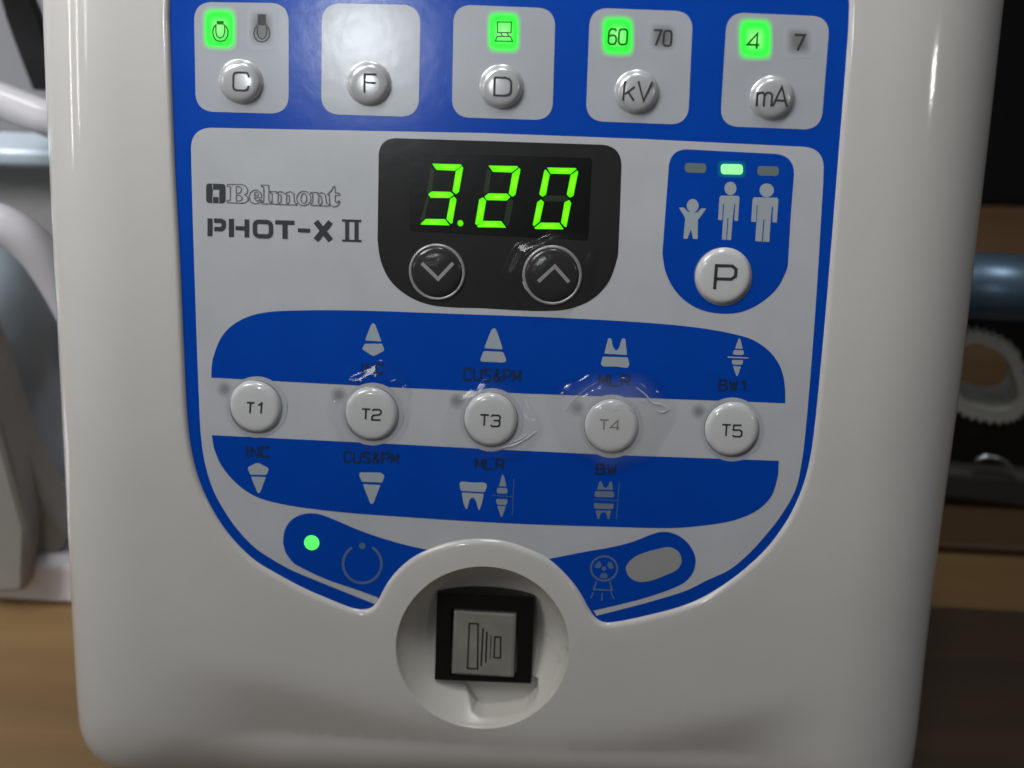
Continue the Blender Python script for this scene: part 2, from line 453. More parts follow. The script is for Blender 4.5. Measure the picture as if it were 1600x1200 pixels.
# black tool with blue sheen, oval opening and toothed white ring, right
pk = Wt(1545, 792); YK = pk.y
m_sheen = mat('blue_black_gloss', (.10, .165, .24, 1), .36, metal=.55)
m_tblack = mat('black_tool_plastic', (.006, .006, .007, 1), .4)
m_tring = mat('pale_ring', (.55, .56, .51, 1), .45, var=.15, vscale=60)
m_tbase = mat('grey_tool_base', (.055, .053, .048, 1), .4)
m_chrome = mat('chrome', (.6, .62, .65, 1), .15, metal=1)
tool = empty('black_tape_holder', (pk.x, YK, 0), 'black holder with blue top roll and toothed pale ring opening, right of the console', 'tape holder')
hole = catmull([(1488, 562), (1505, 543), (1528, 537), (1552, 545), (1572, 560), (1585, 590), (1592, 620), (1580, 637), (1562, 642), (1535, 638), (1512, 630), (1496, 612), (1490, 585)], 5)
hole_o = [Vector((1543 + (q_.x-1543)*1.04, 588 + (q_.y-588)*1.04)) for q_ in hole]
under(prism('side_plate', rpoly([(1440, 440), (1660, 448), (1690, 775), (1440, 748)], 14), YK, .012, m_tblack, None, .001, holes=[hole_o]), tool)
bm = bmesh.new()
teeth = []
for i, q_ in enumerate(hole):
    d = (q_ - Vector((1543, 588))).normalized(); teeth.append(q_ + d*(19 + (4 if i % 2 else -3)))
v0 = [bm.verts.new(Wy(q_.x, q_.y, YK - .003)) for q_ in teeth]; v1 = [bm.verts.new(Wy(q_.x, q_.y, YK - .003)) for q_ in hole]
v2 = [bm.verts.new(v.co + Vector((0, .014, 0))) for v in v1]; v3 = [bm.verts.new(v.co + Vector((0, .003, 0))) for v in v0]
for i in range(len(hole)):
    j = (i+1) % len(hole)
    for A, B in ((v0, v1), (v1, v2), (v3, v0)): bm.faces.new((A[i], A[j], B[j], B[i]))
bmesh.ops.recalc_face_normals(bm, faces=bm.faces)
under(obj('toothed_ring', bm, m_tring), tool)
ra = (Wy(1550, 404, YK) - Wy(1550, 492, YK)).length/2
a_, b_ = Wy(1430, 440, YK), Wy(1760, 460, YK)
under(obj('top_roll', tube_mesh([a_, b_], ra, 32), m_sheen, None, True), tool)
under(prism('base', [(1440, 735), (1690, 752), (1690, 806), (1440, 775)], YK - .006, .03, m_tbase, None, .002), tool)
arc = [Wy(x, y, YK - .006) for x, y in catmull([(1524, 719), (1540, 713), (1560, 716), (1578, 726), (1588, 736)], 5, False)]
under(obj('chrome_clip', tube_mesh(arc, .0008, 8), m_chrome, None, True), tool)

# ------------------------------------------------------------------ the console
con = bpy.data.objects.new('control_console', None); C.objects.link(con); con.matrix_world = M; con.empty_display_size = .03
tag(con, 'ivory dental x-ray control console with blue button panel and green 3.20 readout', 'control console')

O = [(264, 20), (265, 60), (272, 250), (280, 400), (287, 560), (291, 640), (297, 698), (308, 745), (325, 786), (348, 825), (375, 857), (400, 879),
     (428, 896), (475, 921), (512, 937), (548, 951), (566, 954), (579, 951), (588, 942), (595, 928), (606, 909), (625, 887), (647, 870), (680, 855), (715, 846), (750, 843),
     (790, 847), (840, 865), (861, 877), (880, 894), (897, 913), (911, 934), (921, 953), (930, 966), (944, 974), (964, 973),
     (1009, 964), (1065, 949), (1102, 933), (1140, 909), (1175, 881), (1205, 850), (1235, 806), (1255, 760), (1266, 718), (1272, 678),
     (1285, 550), (1298, 400), (1310, 250), (1322, 100), (1327, 20), (1326, -2), (1312, -20), (1285, -27), (800, -30), (310, -34), (280, -28), (267, -8)]
O = resample(catmull(O, 8), 5)
OUT = [(72,-120),(75,0),(85,250),(97,500),(112,800),(122,1000),(128,1100),(133,1132),(147,1160),(172,1180),(210,1191),(300,1196),(500,1198),(800,1203),(1100,1219),(1300,1236),(1360,1240),(1395,1232),(1415,1212),(1424,1180),(1430,1140),(1445,1000),(1470,800),(1497,600),(1520,400),(1543,200),(1565,0),(1578,-120),(1570,-150),(1540,-165),(1000,-185),(500,-195),(110,-200),(80,-170)]
INN = [(175,-100),(178,0),(187,250),(198,500),(210,800),(220,1000),(226,1080),(230,1105),(240,1125),(256,1142),(276,1152),(330,1160),(510,1164),(800,1172),(1090,1187),(1265,1199),(1290,1198),(1302,1190),(1307,1175),(1308,1150),(1310,1120),(1320,1000),(1338,800),(1356,600),(1374,400),(1390,200),(1405,0),(1412,-100),(1405,-120),(1380,-130),(990,-140),(510,-150),(200,-150),(180,-130)]
OUT = catmull(OUT, 10); INN = catmull(INN, 10)
ARC = catmull([(100, 985), (270, 1032), (500, 1086), (700, 1138), (830, 1160), (950, 1155), (1150, 1120), (1300, 1078), (1500, 1010)], 12, False)
def arc_y(x):
    for a, b in zip(ARC, ARC[1:]):
        if a.x <= x <= b.x: return a.y + (b.y-a.y)*(x-a.x)/(b.x-a.x)
    return 985 if x < 100 else 1010
def front(p):                                   # the lower front tucks back below a long curved crease
    d = p[1] - arc_y(p[0])
    if d <= -24: return 0.0
    s = d + 24
    q_ = s*s/96 if s < 48 else d
    return q_*.139*MM*.34*sstep(205, 430, p[0])*sstep(1315, 1130, p[0]) if d > -24 else 0.0
BC = (754, 1012, 136, 127)
bowl_loop = [Vector((BC[0] + BC[2]*math.cos(2*math.pi*i/120), BC[1] + BC[3]*math.sin(2*math.pi*i/120))) for i in range(120)]
lip = [offset(O, d) for d in (9, 6.7, 4.5, 2.64, 1.2, .3, 0)]
lip_y = [0, .000043, .000168, .000366, .000625, .00093, .00125]
loops = [INN, lip[0], bowl_loop]
co = []; ed = []
for lp in loops:
    b0 = len(co); co += [Vector(p) for p in lp]; ed += [(b0+i, b0+(i+1) % len(lp)) for i in range(len(lp))]
for gx in range(150, 1440, 13):
    for gy in range(-150, 1210, 13):
        p = (gx + (gy % 2)*6, gy)
        if inside(p, INN) and not inside(p, lip[0]) and not inside(p, bowl_loop):
            if min((Vector(p)-Vector(q_)).length_squared for lp in loops for q_ in lp[::2]) > 60: co.append(Vector(p))
vv, ee, ff, *_ = delaunay_2d_cdt(co, ed, [], 0, 1e-6)
bm = bmesh.new()
bv = []
for p in vv:
    b = L(p.x, p.y); b.y = front(p); bv.append(bm.verts.new(b))
for f in ff:
    c = sum((vv[i] for i in f), Vector((0, 0)))/len(f)
    if inside(c, INN) and not inside(c, lip[0]) and not inside(c, bowl_loop):
        try: bm.faces.new([bv[i] for i in f])
        except ValueError: pass
def band(A, B):
    n = len(A)
    for i in range(n): bm.faces.new((A[i], A[(i+1) % n], B[(i+1) % n], B[i]))
# lip round the film
prev = None
for lp, y in zip(lip, lip_y):
    r = []
    for p in lp:
        b = L(p.x, p.y); b.y = y + front(p); r.append(bm.verts.new(b))
    if prev: band(prev, r)
    prev = r
r = [bm.verts.new(v.co + Vector((0, .0009, 0))) for v in prev]; band(prev, r)
# rounded sides
EDGE = .016; prev = None; K = 14
lo = [L(p.x, p.y) for p in INN]; hi = [L(p.x, p.y, EDGE) for p in OUT]
for k in range(K+1):
    a = k/K*math.pi/2; r = []
    for p, i_, o_ in zip(INN, lo, hi):
        y0 = front(p); s = math.sin(a)
        r.append(bm.verts.new((i_.x + (o_.x-i_.x)*s, y0 + (EDGE-y0)*(1-math.cos(a)), i_.z + (o_.z-i_.z)*s)))
    if prev: band(prev, r)
    prev = r
cen = sum(hi, Vector())/len(hi)
for y, sc in ((.030, .998), (.045, .99), (.050, .97)):
    r = [bm.verts.new((cen.x + (v.x-cen.x)*sc, y, cen.z + (v.z-cen.z)*sc)) for v in hi]; band(prev, r); prev = r
bm.faces.new(prev)
bmesh.ops.remove_doubles(bm, verts=bm.verts, dist=2e-6)
bmesh.ops.recalc_face_normals(bm, faces=bm.faces)
casing = obj('casing', bm, m_case, con, smooth=True)
me = casing.data
# prop leg behind, holding the console at its lean
zt = L(780, 200).z; pt_ = M @ Vector((0, .05, zt))
st = box_bm(-.05, .05, 0, .006, 0, 1)
for v in st.verts:
    k = v.co.z; yw = pt_.y + .045*(1-k); v.co = M.inverted() @ Vector((v.co.x, yw + v.co.y, pt_.z*k + .0002))
obj('rear_prop', st, m_case, con)

# recess of the start switch
bm = bmesh.new(); K = 300; prev = None
c0 = L(BC[0], BC[1]); 
notch = [(714, 1078), (838, 1080), (838, 1096), (832, 1106), (822, 1115), (806, 1122), (786, 1127), (752, 1129), (738, 1124)]
def ndist(p):
    b = 1e9
    for i in range(len(notch)):
        a = Vector(notch[i-1]); c = Vector(notch[i]); t = max(0, min(1, (Vector(p)-a).dot(c-a)/(c-a).length_squared)); b = min(b, (Vector(p)-(a+(c-a)*t)).length)
    return b if inside(p, notch) else -b
for j in range(181):
    s = 1 - j/180*.98; r = []
    for i in range(K):
        a = 2*math.pi*i/K; px, py = BC[0] + BC[2]*s*math.cos(a), BC[1] + BC[3]*s*math.sin(a)
        y = 10.5*MM*(1 - s**3.3) if s < .97 else 10.5*MM*(1 - .97**3.3)*((1-s)/.03)**1.4
        k = sstep(-1.2, 1.2, ndist((px, py)))*sstep(.985, .95, s); y = y*(1-k) + max(y, 8.6*MM)*k
        b = L(px, py); b.y = y + front((px, py))*s; r.append(bm.verts.new(b))
    if prev: band(prev, r)
    prev = r
bm.faces.new(prev); bmesh.ops.recalc_face_normals(bm, faces=bm.faces)
if sum(f.normal.y for f in bm.faces) > 0: bmesh.ops.reverse_faces(bm, faces=bm.faces)
obj('switch_recess', bm, m_bowl, con, smooth=True)

def block(name, quad, y0, y1, m, parent, bev=.0004, hole=None, r=3):
    bm = bmesh.new(); tri(bm, rpoly(quad, r, 4), [rpoly(hole, 2, 4)] if hole else [], lambda p: L(p[0], p[1], y0))
    x = bmesh.ops.extrude_face_region(bm, geom=list(bm.faces))
    for v in [g for g in x['geom'] if isinstance(g, bmesh.types.BMVert)]: v.co.y += y1 - y0
    bmesh.ops.recalc_face_normals(bm, faces=bm.faces)
    if bev: bmesh.ops.bevel(bm, geom=[e_ for e_ in bm.edges if len(e_.link_faces) == 2 and e_.calc_face_angle(0) > 1.2 and abs(e_.verts[0].co.y - e_.verts[1].co.y) < 1e-5], offset=bev, segments=2, affect='EDGES', profile=.5)
    return obj(name, bm, m, parent)
sw = block('start_switch', [(683, 925), (835, 933), (830, 1068), (679, 1062)], .0048, .012, m_bezel, con, 0, hole=[(705, 950), (811, 956), (806, 1063), (702, 1056)], r=1.5)
cap = block('switch_cap', [(708, 953), (808, 958), (804, 1061), (704, 1055)], .0051, .010, m_cap, sw, .0009)
s_ = Sheet(); dh = (FILM_Y - .00506)/MM
def capxy(x, y): return (670 + x/5.714, 910 + y/5.714)
s_.stroke([capxy(*p) for p in [(362, 368), (440, 370), (436, 772), (345, 768)]], 2.4, dh, True)
s_.stroke([capxy(484, 410), capxy(467, 745)], 2.6, dh); s_.stroke([capxy(519, 440), capxy(508, 715)], 2.6, dh); s_.stroke([capxy(556, 470), capxy(546, 690)], 1.3, dh)
s_.stroke([capxy(*p) for p in [(590, 487), (642, 490), (640, 675), (582, 672)]], 2.4, dh, True)
s_.done('switch_symbol', m_capink, sw)

# ---- film: blue ground, pale fields, bands and pods
film = fill('overlay_film', offset(O, 3), m_blue, con, 0)
cells = [[(303,3),(451,5),(451,178),(306,174)], [(503,5),(657,8),(654,183),(502,178)], [(709,7),(868,13),(863,188),(706,183)],
         [(922,12),(1083,18),(1075,195),(915,189)], [(1136,19),(1297,26),(1283,203),(1125,197)]]
for c in cells: fill('button_cell', rpoly(c, 26), m_white, film, .05)
rest = catmull([(1286,290),(1273,500),(1259,670),(1253,720),(1243,765),(1222,803),(1195,838),(1168,867),(1140,890),(1102,908),(1074,922),(1027,937),(979,950),(932,962)], 6, False)
rest += [Vector(p) for p in [(925,950),(895,925),(850,890),(755,868),(660,885),(610,930)]]
rest += catmull([(586,944),(531,922),(494,907),(456,891),(422,872),(400,857),(375,832),(355,805),(333,765),(320,722),(314,680),(310,600),(303,400),(299,260)], 6, False)
field = rpoly([(298,199),(760,208),(1000,217),(1288,231)] + rest, [42, 0, 0, 60] + [0]*len(rest))
fill('main_field', field, m_field, film, .05)
band_u = [(330,590),(330.5,575)] + [tuple(p) for p in catmull([(332,562),(344,530),(362,509),(390,494),(420,487.5),(470,485),(550,485),(700,490),(860,496),(1000,503.5),(1074,510),(1114,515.5),(1142,521),(1174,530),(1200,547),(1216,567),(1224,588),(1227,612)], 6, False)] + [(1227,630),(960,620),(800,614),(600,604.5)]
fill('time_band', band_u, m_blue, film, .10)
band_l = [(331,680),(600,693),(770,702),(960,711),(1217,720)] + [tuple(p) for p in catmull([(1216,742),(1206,774),(1185,796),(1150,812),(1100,821),(1050,825),(950,823),(800,818),(650,809),(520,799),(440,787.5),(400,776),(370,756),(345,726),(334,700)], 6, False)]
fill('time_band', band_l, m_blue, film, .10)
podl = catmull([(442,848),(445,828),(456,812),(475,803),(497,803),(520,811),(560,828),(600,842),(640,853)], 5, False) + [Vector(p) for p in [(700,866),(690,900),(620,950),(592,936)]] + catmull([(589,933),(550,919),(512,906),(475,889),(458,879),(446,863)], 5, False)
fill('power_pod', podl, m_blue, film, .10)
podr = [Vector((830,880))] + catmull([(859,873),(915,862),(960,854),(990,846),(1018,835),(1034,831),(1051,833),(1069,843),(1082,859),(1087,876),(1083,894),(1071,909),(1052,919),(1009,934),(971,944),(928,954)], 5, False) + [Vector((890,930))]
fill('exposure_pod', podr, m_blue, film, .10)
fill('exposure_lamp', catmull([(978,887),(988,873),(1003,865),(1027,858),(1046,855),(1060,862),(1065,876),(1059,889),(1037,900),(1014,908),(997,909),(984,902)], 6), mat('unlit_amber_lamp', (.31, .32, .32, 1), .3), con, .15)
rest = catmull([(1229,422),(1216,448),(1192,471),(1160,487),(1125,490),(1088,481),(1058,458),(1040,425),(1035,395)], 5, False)
podp = rpoly([(1047,232),(1243,242),(1236,330),(1231,415)] + rest, [26, 30, 0, 0] + [0]*len(rest))
fill('patient_pod', podp, m_blue, film, .10)

# ---- display
rest = catmull([(965,402),(953,437),(929,465),(892,482),(850,486),(760,482),(675,477),(640,464),(611,440),(595,408),(590,375)], 5, False)
dw = rpoly([(592,215),(972,227),(969,320),(966,395)] + rest, [26, 30, 0, 0] + [0]*len(rest))
disp = fill('display_window', dw, m_dark, con, .10)
fill('display_screen', rpoly([(641,238),(925,247),(919,376),(640,361)], 5), m_black, disp, .15)
def dg(p): return (640 + p[0]/5.517, 230 + p[1]/5.517)
DIG = [([[(195,142),(440,148),(452,160),(390,203),(232,195)], [(455,165),(462,178),(425,385),(400,405),(370,380),(398,205)], [(160,405),(190,381),(350,385),(380,410),(345,438),(180,436)],
         [(383,425),(405,450),(368,655),(355,660),(318,620),(350,445)], [(140,618),(305,620),(345,674),(95,667),(100,655)]],
        [[(185,165),(215,200),(190,380),(160,395),(148,380)], [(155,415),(165,440),(130,615),(95,645),(90,630)]]),
       ([[(680,158),(925,163),(938,172),(880,218),(718,212)], [(945,178),(955,195),(912,410),(885,428),(855,400),(885,228)], [(645,425),(680,398),(840,400),(868,430),(835,460),(665,456)],
         [(632,432),(660,460),(630,640),(580,672),(565,660),(600,450)], [(625,635),(790,638),(832,694),(590,690),(580,682)]],
        [[(670,185),(705,215),(680,390),(645,405),(635,390)], [(880,445),(895,465),(858,665),(840,680),(812,640),(842,465)]]),
       ([[(1185,175),(1430,180),(1440,188),(1385,232),(1215,228)], [(1448,200),(1453,215),(1412,420),(1382,435),(1355,408),(1388,240)], [(1375,455),(1393,480),(1352,685),(1340,690),(1305,650),(1335,475)],
         [(1130,650),(1290,652),(1328,708),(1085,705),(1075,695)], [(1133,450),(1158,475),(1122,640),(1072,682),(1062,668),(1100,475)], [(1172,190),(1208,235),(1175,410),(1145,428),(1118,405),(1160,205)]],
        [[(1150,440),(1180,415),(1340,418),(1370,443),(1340,468),(1165,466)]])]
for lit, off in DIG:
    bm = bmesh.new(); lay = bm.verts.layers.float.new('lit')
    for polys, mi, hh in ((lit, 0, .19), (off, 1, .18)):
        for pl in polys:
            pl = rpoly([dg(p) for p in pl], .8, 2)
            c = sum(pl, Vector((0, 0)))/len(pl); cv = bm.verts.new(L(c.x, c.y, Yh(hh))); cv[lay] = 1
            mid = [bm.verts.new(L(*c.lerp(p, .62), Yh(hh))) for p in pl]; rim = [bm.verts.new(L(p.x, p.y, Yh(hh))) for p in pl]
            for v in mid: v[lay] = .62
            for v in rim: v[lay] = .42
            for i in range(len(pl)):
                j = (i+1) % len(pl)
                for f in (bm.faces.new((cv, mid[i], mid[j])), bm.faces.new((mid[i], rim[i], rim[j], mid[j]))): f.material_index = mi
    for f in bm.faces:
        f.normal_update()
        if f.normal.y > 0: f.normal_flip()
    obj('digit', bm, [m_seg, m_seg_off], disp)
rings_sheet('decimal_point', *dg((438, 655)), 5.3, 5.6, glow_mat('green_point', (.02, .1, 0, 1), srgb(110, 255, 20), srgb(84, 246, 0), 1.0, (.02, .1, 0, 1)), disp, .2, .03, 1)

# ---- arrow buttons
for cx_, cy_, up in ((683, 425, 0), (863, 430, 1)):
    R_ = 43 if not up else 45.5
    b = lathe('arrow_button', cx_, cy_, R_*.93, [(1.0, .10), (.99, .3), (.95, .55), (.85, .75), (.65, .88), (.4, .94), (.15, .96), (.02, .96)], m_dome, con)
    tag(b, 'black up arrow button with scuffed film' if up else 'black down arrow button')
    lathe('button_ring', cx_, cy_, R_, [(1.03, .10), (1.02, .35), (.99, .48), (.955, .50), (.925, .40), (.91, .20)], m_ring, b, cap=False)
    s_ = Sheet()
    pts = [(659, 411), (684.5, 436), (708, 411)] if not up else [(841, 440), (867, 416), (889, 441)]
    s_.stroke(pts, 5.5, 1.0); s_.done('chevron', m_chev, b)

# ---- stroke lettering
G = {'T': [[(0,0),(1,0)], [(.5,0),(.5,1)]], '1': [[(.2,.22),(.62,0),(.62,1)]],
     '2': [[(0,.14),(.16,0),(.84,0),(1,.14),(1,.38),(.84,.5),(.16,.55),(0,.7),(0,1),(1,1)]],
     '3': [[(0,.12),(.16,0),(.84,0),(1,.14),(1,.36),(.84,.48),(.3,.48)], [(.84,.48),(1,.6),(1,.86),(.84,1),(.16,1),(0,.88)]],
     '4': [[(.78,1),(.78,0),(0,.74),(1,.74)]], '5': [[(.95,0),(.08,0),(.05,.42),(.8,.42),(1,.56),(1,.86),(.84,1),(.16,1),(0,.88)]],
     '6': [[(.92,.16),(.86,.05),(.7,0),(.3,0),(.1,.1),(0,.3),(0,.82),(.12,.96),(.3,1),(.7,1),(.88,.96),(1,.82),(1,.6),(.88,.46),(.7,.42),(.3,.42),(.1,.5)]],
     '0': [[(0,.2),(.1,.05),(.3,0),(.7,0),(.9,.05),(1,.2),(1,.8),(.9,.95),(.7,1),(.3,1),(.1,.95),(0,.8),(0,.2)]],
     '7': [[(0,0),(1,0),(.35,1)]], 'P': [[(0,1),(0,0),(.8,0),(1,.14),(1,.42),(.8,.56),(0,.56)]],
     'C': [[(1,.28),(1,.16),(.9,.03),(.75,0),(.25,0),(.06,.06),(0,.2),(0,.8),(.06,.94),(.25,1),(.75,1),(.94,.94),(1,.8),(1,.72)]],
     'F': [[(1,0),(0,0),(0,1)], [(0,.44),(.95,.46)]], 'D': [[(0,0),(.65,0),(.9,.08),(1,.25),(1,.75),(.9,.92),(.65,1),(0,1),(0,0)]],
     'k': [[(0,0),(0,1)], [(.95,.3),(.12,.68)], [(.38,.56),(1,1)]], 'V': [[(0,0),(.5,1),(1,0)]],
     'm': [[(0,1),(0,0)], [(0,.2),(.15,.03),(.35,.02),(.48,.18),(.48,1)], [(.48,.2),(.63,.03),(.85,.02),(1,.2),(1,1)]], 'A': [[(0,1),(.5,0),(1,1)], [(.2,.7),(.8,.7)]]}
def glyph(s_, ch, x0, y0, x1, y1, wd, h, slope=.03, lean=.06):
    for st_ in G[ch]:
        s_.stroke([(x0 + u*(x1-x0) + lean*(.5-v)*(y1-y0), y0 + v*(y1-y0) + slope*u*(x1-x0)) for u, v in st_], wd, h)

# ---- silver buttons
DOME = [(1.12, .02), (1.04, .10), (1.0, .35), (.97, .75), (.92, 1.05), (.84, 1.28), (.72, 1.42), (.5, 1.5), (.25, 1.52), (.02, 1.53)]
SB = [(377, 128, 'C', [('C', 364.5, 113, 388, 141)]), (577, 131, 'F', [('F', 569.5, 116, 588, 145)]), (784, 136, 'D', [('D', 772.5, 121, 798.5, 149)]),
      (995, 144, 'kV', [('k', 975, 126, 992, 157), ('V', 996, 127, 1018, 157)]), (1206, 153, 'mA', [('m', 1183, 144, 1206, 166), ('A', 1209, 135, 1231, 166)])]
for x, y, nm, gl in SB:
    b = lathe('mode_button', x, y, 32.5, DOME, m_silver, con)
    tag(b, 'silver domed button marked ' + nm)
    s_ = Sheet()
    for g in gl: glyph(s_, *g, 3.3, 1.58, .03, .10 if len(gl) > 1 else .02)
    s_.done('button_lettering', m_ink, b)

# ---- white timer buttons
TB = [(400, 636, 40, '1', 385, 629, 413, 646), (581, 647, 41, '2', 565, 639, 595, 656), (767, 656, 41.5, '3', 750, 648, 781, 666), (955, 666, 41.5, '4', 937, 656, 968, 672), (1143, 671, 42, '5', 1128, 663.5, 1159, 682)]
DISC = [(1.02, .10), (1.0, .16), (.985, .40), (.96, .64), (.925, .85), (.88, 1.01), (.82, 1.11), (.74, 1.165), (.4, 1.19), (.02, 1.2)]
for x, y, r, d, x0, y0, x1, y1 in TB:
    fill('button_halo', ellipse(x+1, y, r+8), m_white, film, .13)
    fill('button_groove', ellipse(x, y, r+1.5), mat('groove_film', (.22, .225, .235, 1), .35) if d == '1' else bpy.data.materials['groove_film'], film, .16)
    b = lathe('timer_button', x, y - 1, r, DISC, m_btn, con); tag(b, 'white round button marked T' + d)
    s_ = Sheet(); wd = 2.7
    xm = (x0+x1)/2
    mm_ = m_ink if d != '4' else mat('pale_ink', (.17, .17, .155, 1), .4)  # the T4 marking gets a paler ink
    glyph(s_, 'T', x0, y0, xm - 2, y1 - 1, wd, 1.26, .04); glyph(s_, d, xm + 1.5, y0 + .8, x1, y1, wd, 1.26, .03)
    s_.done('button_lettering', mm_, b)
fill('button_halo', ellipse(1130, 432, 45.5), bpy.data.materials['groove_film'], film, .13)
b = lathe('patient_button', 1130, 431, 43.5, DISC, m_btn, con); tag(b, 'white round button marked P')
s_ = Sheet(); glyph(s_, 'P', 1118, 415, 1149, 452, 5, 1.26, .03, .08); s_.done('button_lettering', m_ink, b)

# ---- backlit windows and their symbols
def windowed(cx_, cy_, hw, hh, lit):
    if lit: return rings_sheet('indicator_window', cx_, cy_, hw*1.16, hh*1.14, m_glow, con, .10)
    return rings_sheet('indicator_window', cx_, cy_, hw*1.3, hh*1.25, m_unlit, con, .10)
wn = windowed(343, 45, 25, 32, 1); tag(wn, 'lit green window with a short bulb symbol')
s_ = Sheet(); q1 = lambda x, y: (310 + x/7.5, 10 + y/7.5)
s_.fill([q1(*p) for p in [(215,168),(298,170),(295,215),(213,212)]], h=.14)
s_.stroke([q1(*p) for p in [(208,212),(180,245),(168,290),(175,350),(205,395),(258,412),(310,398),(342,350),(348,290),(330,245),(296,210)]], 2.3, .14)
s_.stroke([q1(*p) for p in [(205,220),(205,300),(215,345),(250,372),(290,355),(308,305),(308,225)]], 2.2, .14)
s_.done('bulb_symbol', m_green_ink, wn)
wn = windowed(409, 44, 18, 27, 0); tag(wn, 'unlit window with a long bulb symbol')
s_ = Sheet(); s_.fill([q1(*p) for p in [(693,90),(792,92),(790,222),(692,220)]], h=.14)
s_.stroke([q1(*p) for p in [(692,218),(660,262),(648,315),(662,370),(700,408),(745,418),(795,400),(828,355),(836,310),(825,262),(790,218)]], 2, .14)
s_.stroke([q1(*p) for p in [(692,240),(690,310),(705,360),(742,385),(785,360),(800,310),(800,240)]], 2, .14)
s_.done('bulb_symbol', mat('slate_ink', (.055, .06, .07, 1), .4), wn)
wn = windowed(787, 50, 25, 32, 1); tag(wn, 'lit green window with a computer symbol')
s_ = Sheet(); q2 = lambda x, y: (740 + x/7.5, 10 + y/7.5)
s_.stroke([q2(*p) for p in [(278,182),(444,184),(438,308),(280,306)]], 2, .14, True)
s_.stroke([q2(*p) for p in [(318,310),(338,345)]], 2, .14); s_.stroke([q2(*p) for p in [(392,312),(412,347)]], 2, .14)
s_.stroke([q2(*p) for p in [(278,350),(432,354),(458,410),(254,406)]], 2, .14, True)
s_.done('computer_symbol', m_green_ink, wn)
wn = windowed(965, 56, 25, 31, 1); tag(wn, 'lit green window reading 60')
s_ = Sheet(); glyph(s_, '6', 951, 45, 963, 69, 3.3, .14); glyph(s_, '0', 967, 45.5, 980, 69.5, 3.3, .14); s_.done('lettering', m_green_ink, wn)
wn = windowed(1036, 58, 19, 21, 0); tag(wn, 'unlit window reading 70')
s_ = Sheet(); glyph(s_, '7', 1021, 47, 1033, 71, 3.4, .14); glyph(s_, '0', 1037, 48, 1049, 71.5, 3.4, .14); s_.done('lettering', m_ink, wn)
wn = windowed(1180, 61, 26, 32, 1); tag(wn, 'lit green window reading 4')
s_ = Sheet(); glyph(s_, '4', 1168, 52, 1187, 76, 3.7, .14); s_.done('lettering', m_green_ink, wn)
wn = windowed(1248, 65, 19, 21, 0); tag(wn, 'unlit window reading 7')
s_ = Sheet(); glyph(s_, '7', 1241, 54.5, 1257, 79, 3.7, .14); s_.done('lettering', m_ink, wn)

# ---- patient lamps and figures
q5 = lambda x, y: (1050 + x/7.5, 240 + y/7.5)
for pts, m_ in (([(150,110),(402,116),(398,228),(152,220)], m_bar), ([(572,122),(830,128),(828,245),(574,240)], m_lampb), ([(1002,145),(1252,150),(1250,262),(1002,258)], m_bar)):
    o = fill('size_lamp', rpoly([q5(*p) for p in pts], 5), m_, con, .16)
    if m_ is m_lampb: tag(o, 'lit green bar lamp above the middle figure')
    if m_ is m_lampb:
        c = q5(701, 184); 
        hl = rings_sheet('lamp_halo', c[0], c[1], 25, 15, glow_mat('backlit_blue_film', (.0035, .08, .30, 1), srgb(0, 150, 60), srgb(0, 110, 70), .55, (.0035, .052, .40, 1)), film, .145)
figs = [[(82,632),(138,632),(190,682),(295,690),(345,640),(402,645),(330,745),(305,770),(300,1002),(245,998),(222,885),(182,998),(132,996),(155,770),(148,745)],
        [(575,492),(775,494),(792,515),(772,788),(730,784),(742,590),(732,590),(712,760),(692,1012),(644,1010),(662,758),(650,756),(634,1010),(585,1008),(600,760),(610,590),(598,590),(588,780),(540,776),(556,515)],
        [(960,512),(1230,516),(1248,540),(1228,808),(1175,804),(1184,620),(1170,620),(1158,770),(1140,1034),(1064,1032),(1084,772),(1072,770),(1052,1030),(975,1026),(994,760),(1004,605),(994,605),(984,800),(928,798),(945,535)]]
heads = [(243,610,70,78), (685,408,70,78), (1110,430,84,80)]
for f_, (hx, hy, rx, ry) in zip(figs, heads):
    s_ = Sheet(); s_.fill([q5(*p) for p in f_], h=.15); s_.fill(ellipse(*q5(hx, hy), rx/7.5, ry/7.5), h=.15)
    s_.done('figure_symbol', m_icon, film)

# ---- power and exposure symbols
rings_sheet('power_lamp', 487, 848, 11.8, 11.5, m_lamp, con, .16, .03, 1)
s_ = Sheet(); s_.stroke(ellipse(566, 881, 30, 30, 40, -math.pi/2 + .55, 1.5*math.pi - .55), 4, .15); s_.fill(ellipse(566, 853, 5), h=.15)
s_.done('power_symbol', m_icon_faint, film)
s_ = Sheet(); q8 = lambda x, y: (900 + x/8.889, 850 + y/8.889)
s_.stroke(ellipse(*q8(390, 340), 20.5, 19, 40), 3.2, .15, True); s_.fill(ellipse(*q8(388, 342), 3.4), h=.15)
for pl in ([(305,240),(330,240),(358,285),(330,340),(265,330),(262,305)], [(455,245),(490,250),(525,320),(515,345),(455,345),(430,285)], [(355,400),(420,400),(440,450),(425,475),(340,475),(325,455)]):
    s_.fill(rpoly([q8(*p) for p in pl], 1.5, 3), h=.15)
for pl, wd in (([(285,520),(245,630)], 2.6), ([(470,520),(500,640)], 2.6), ([(238,632),(512,644)], 2.6), ([(240,670),(205,755)], 2.2), ([(362,680),(358,790)], 2.2), ([(485,672),(530,765)], 2.2)):
    s_.stroke([q8(*p) for p in pl], wd, .15)
s_.done('radiation_symbol', m_icon_faint, film)

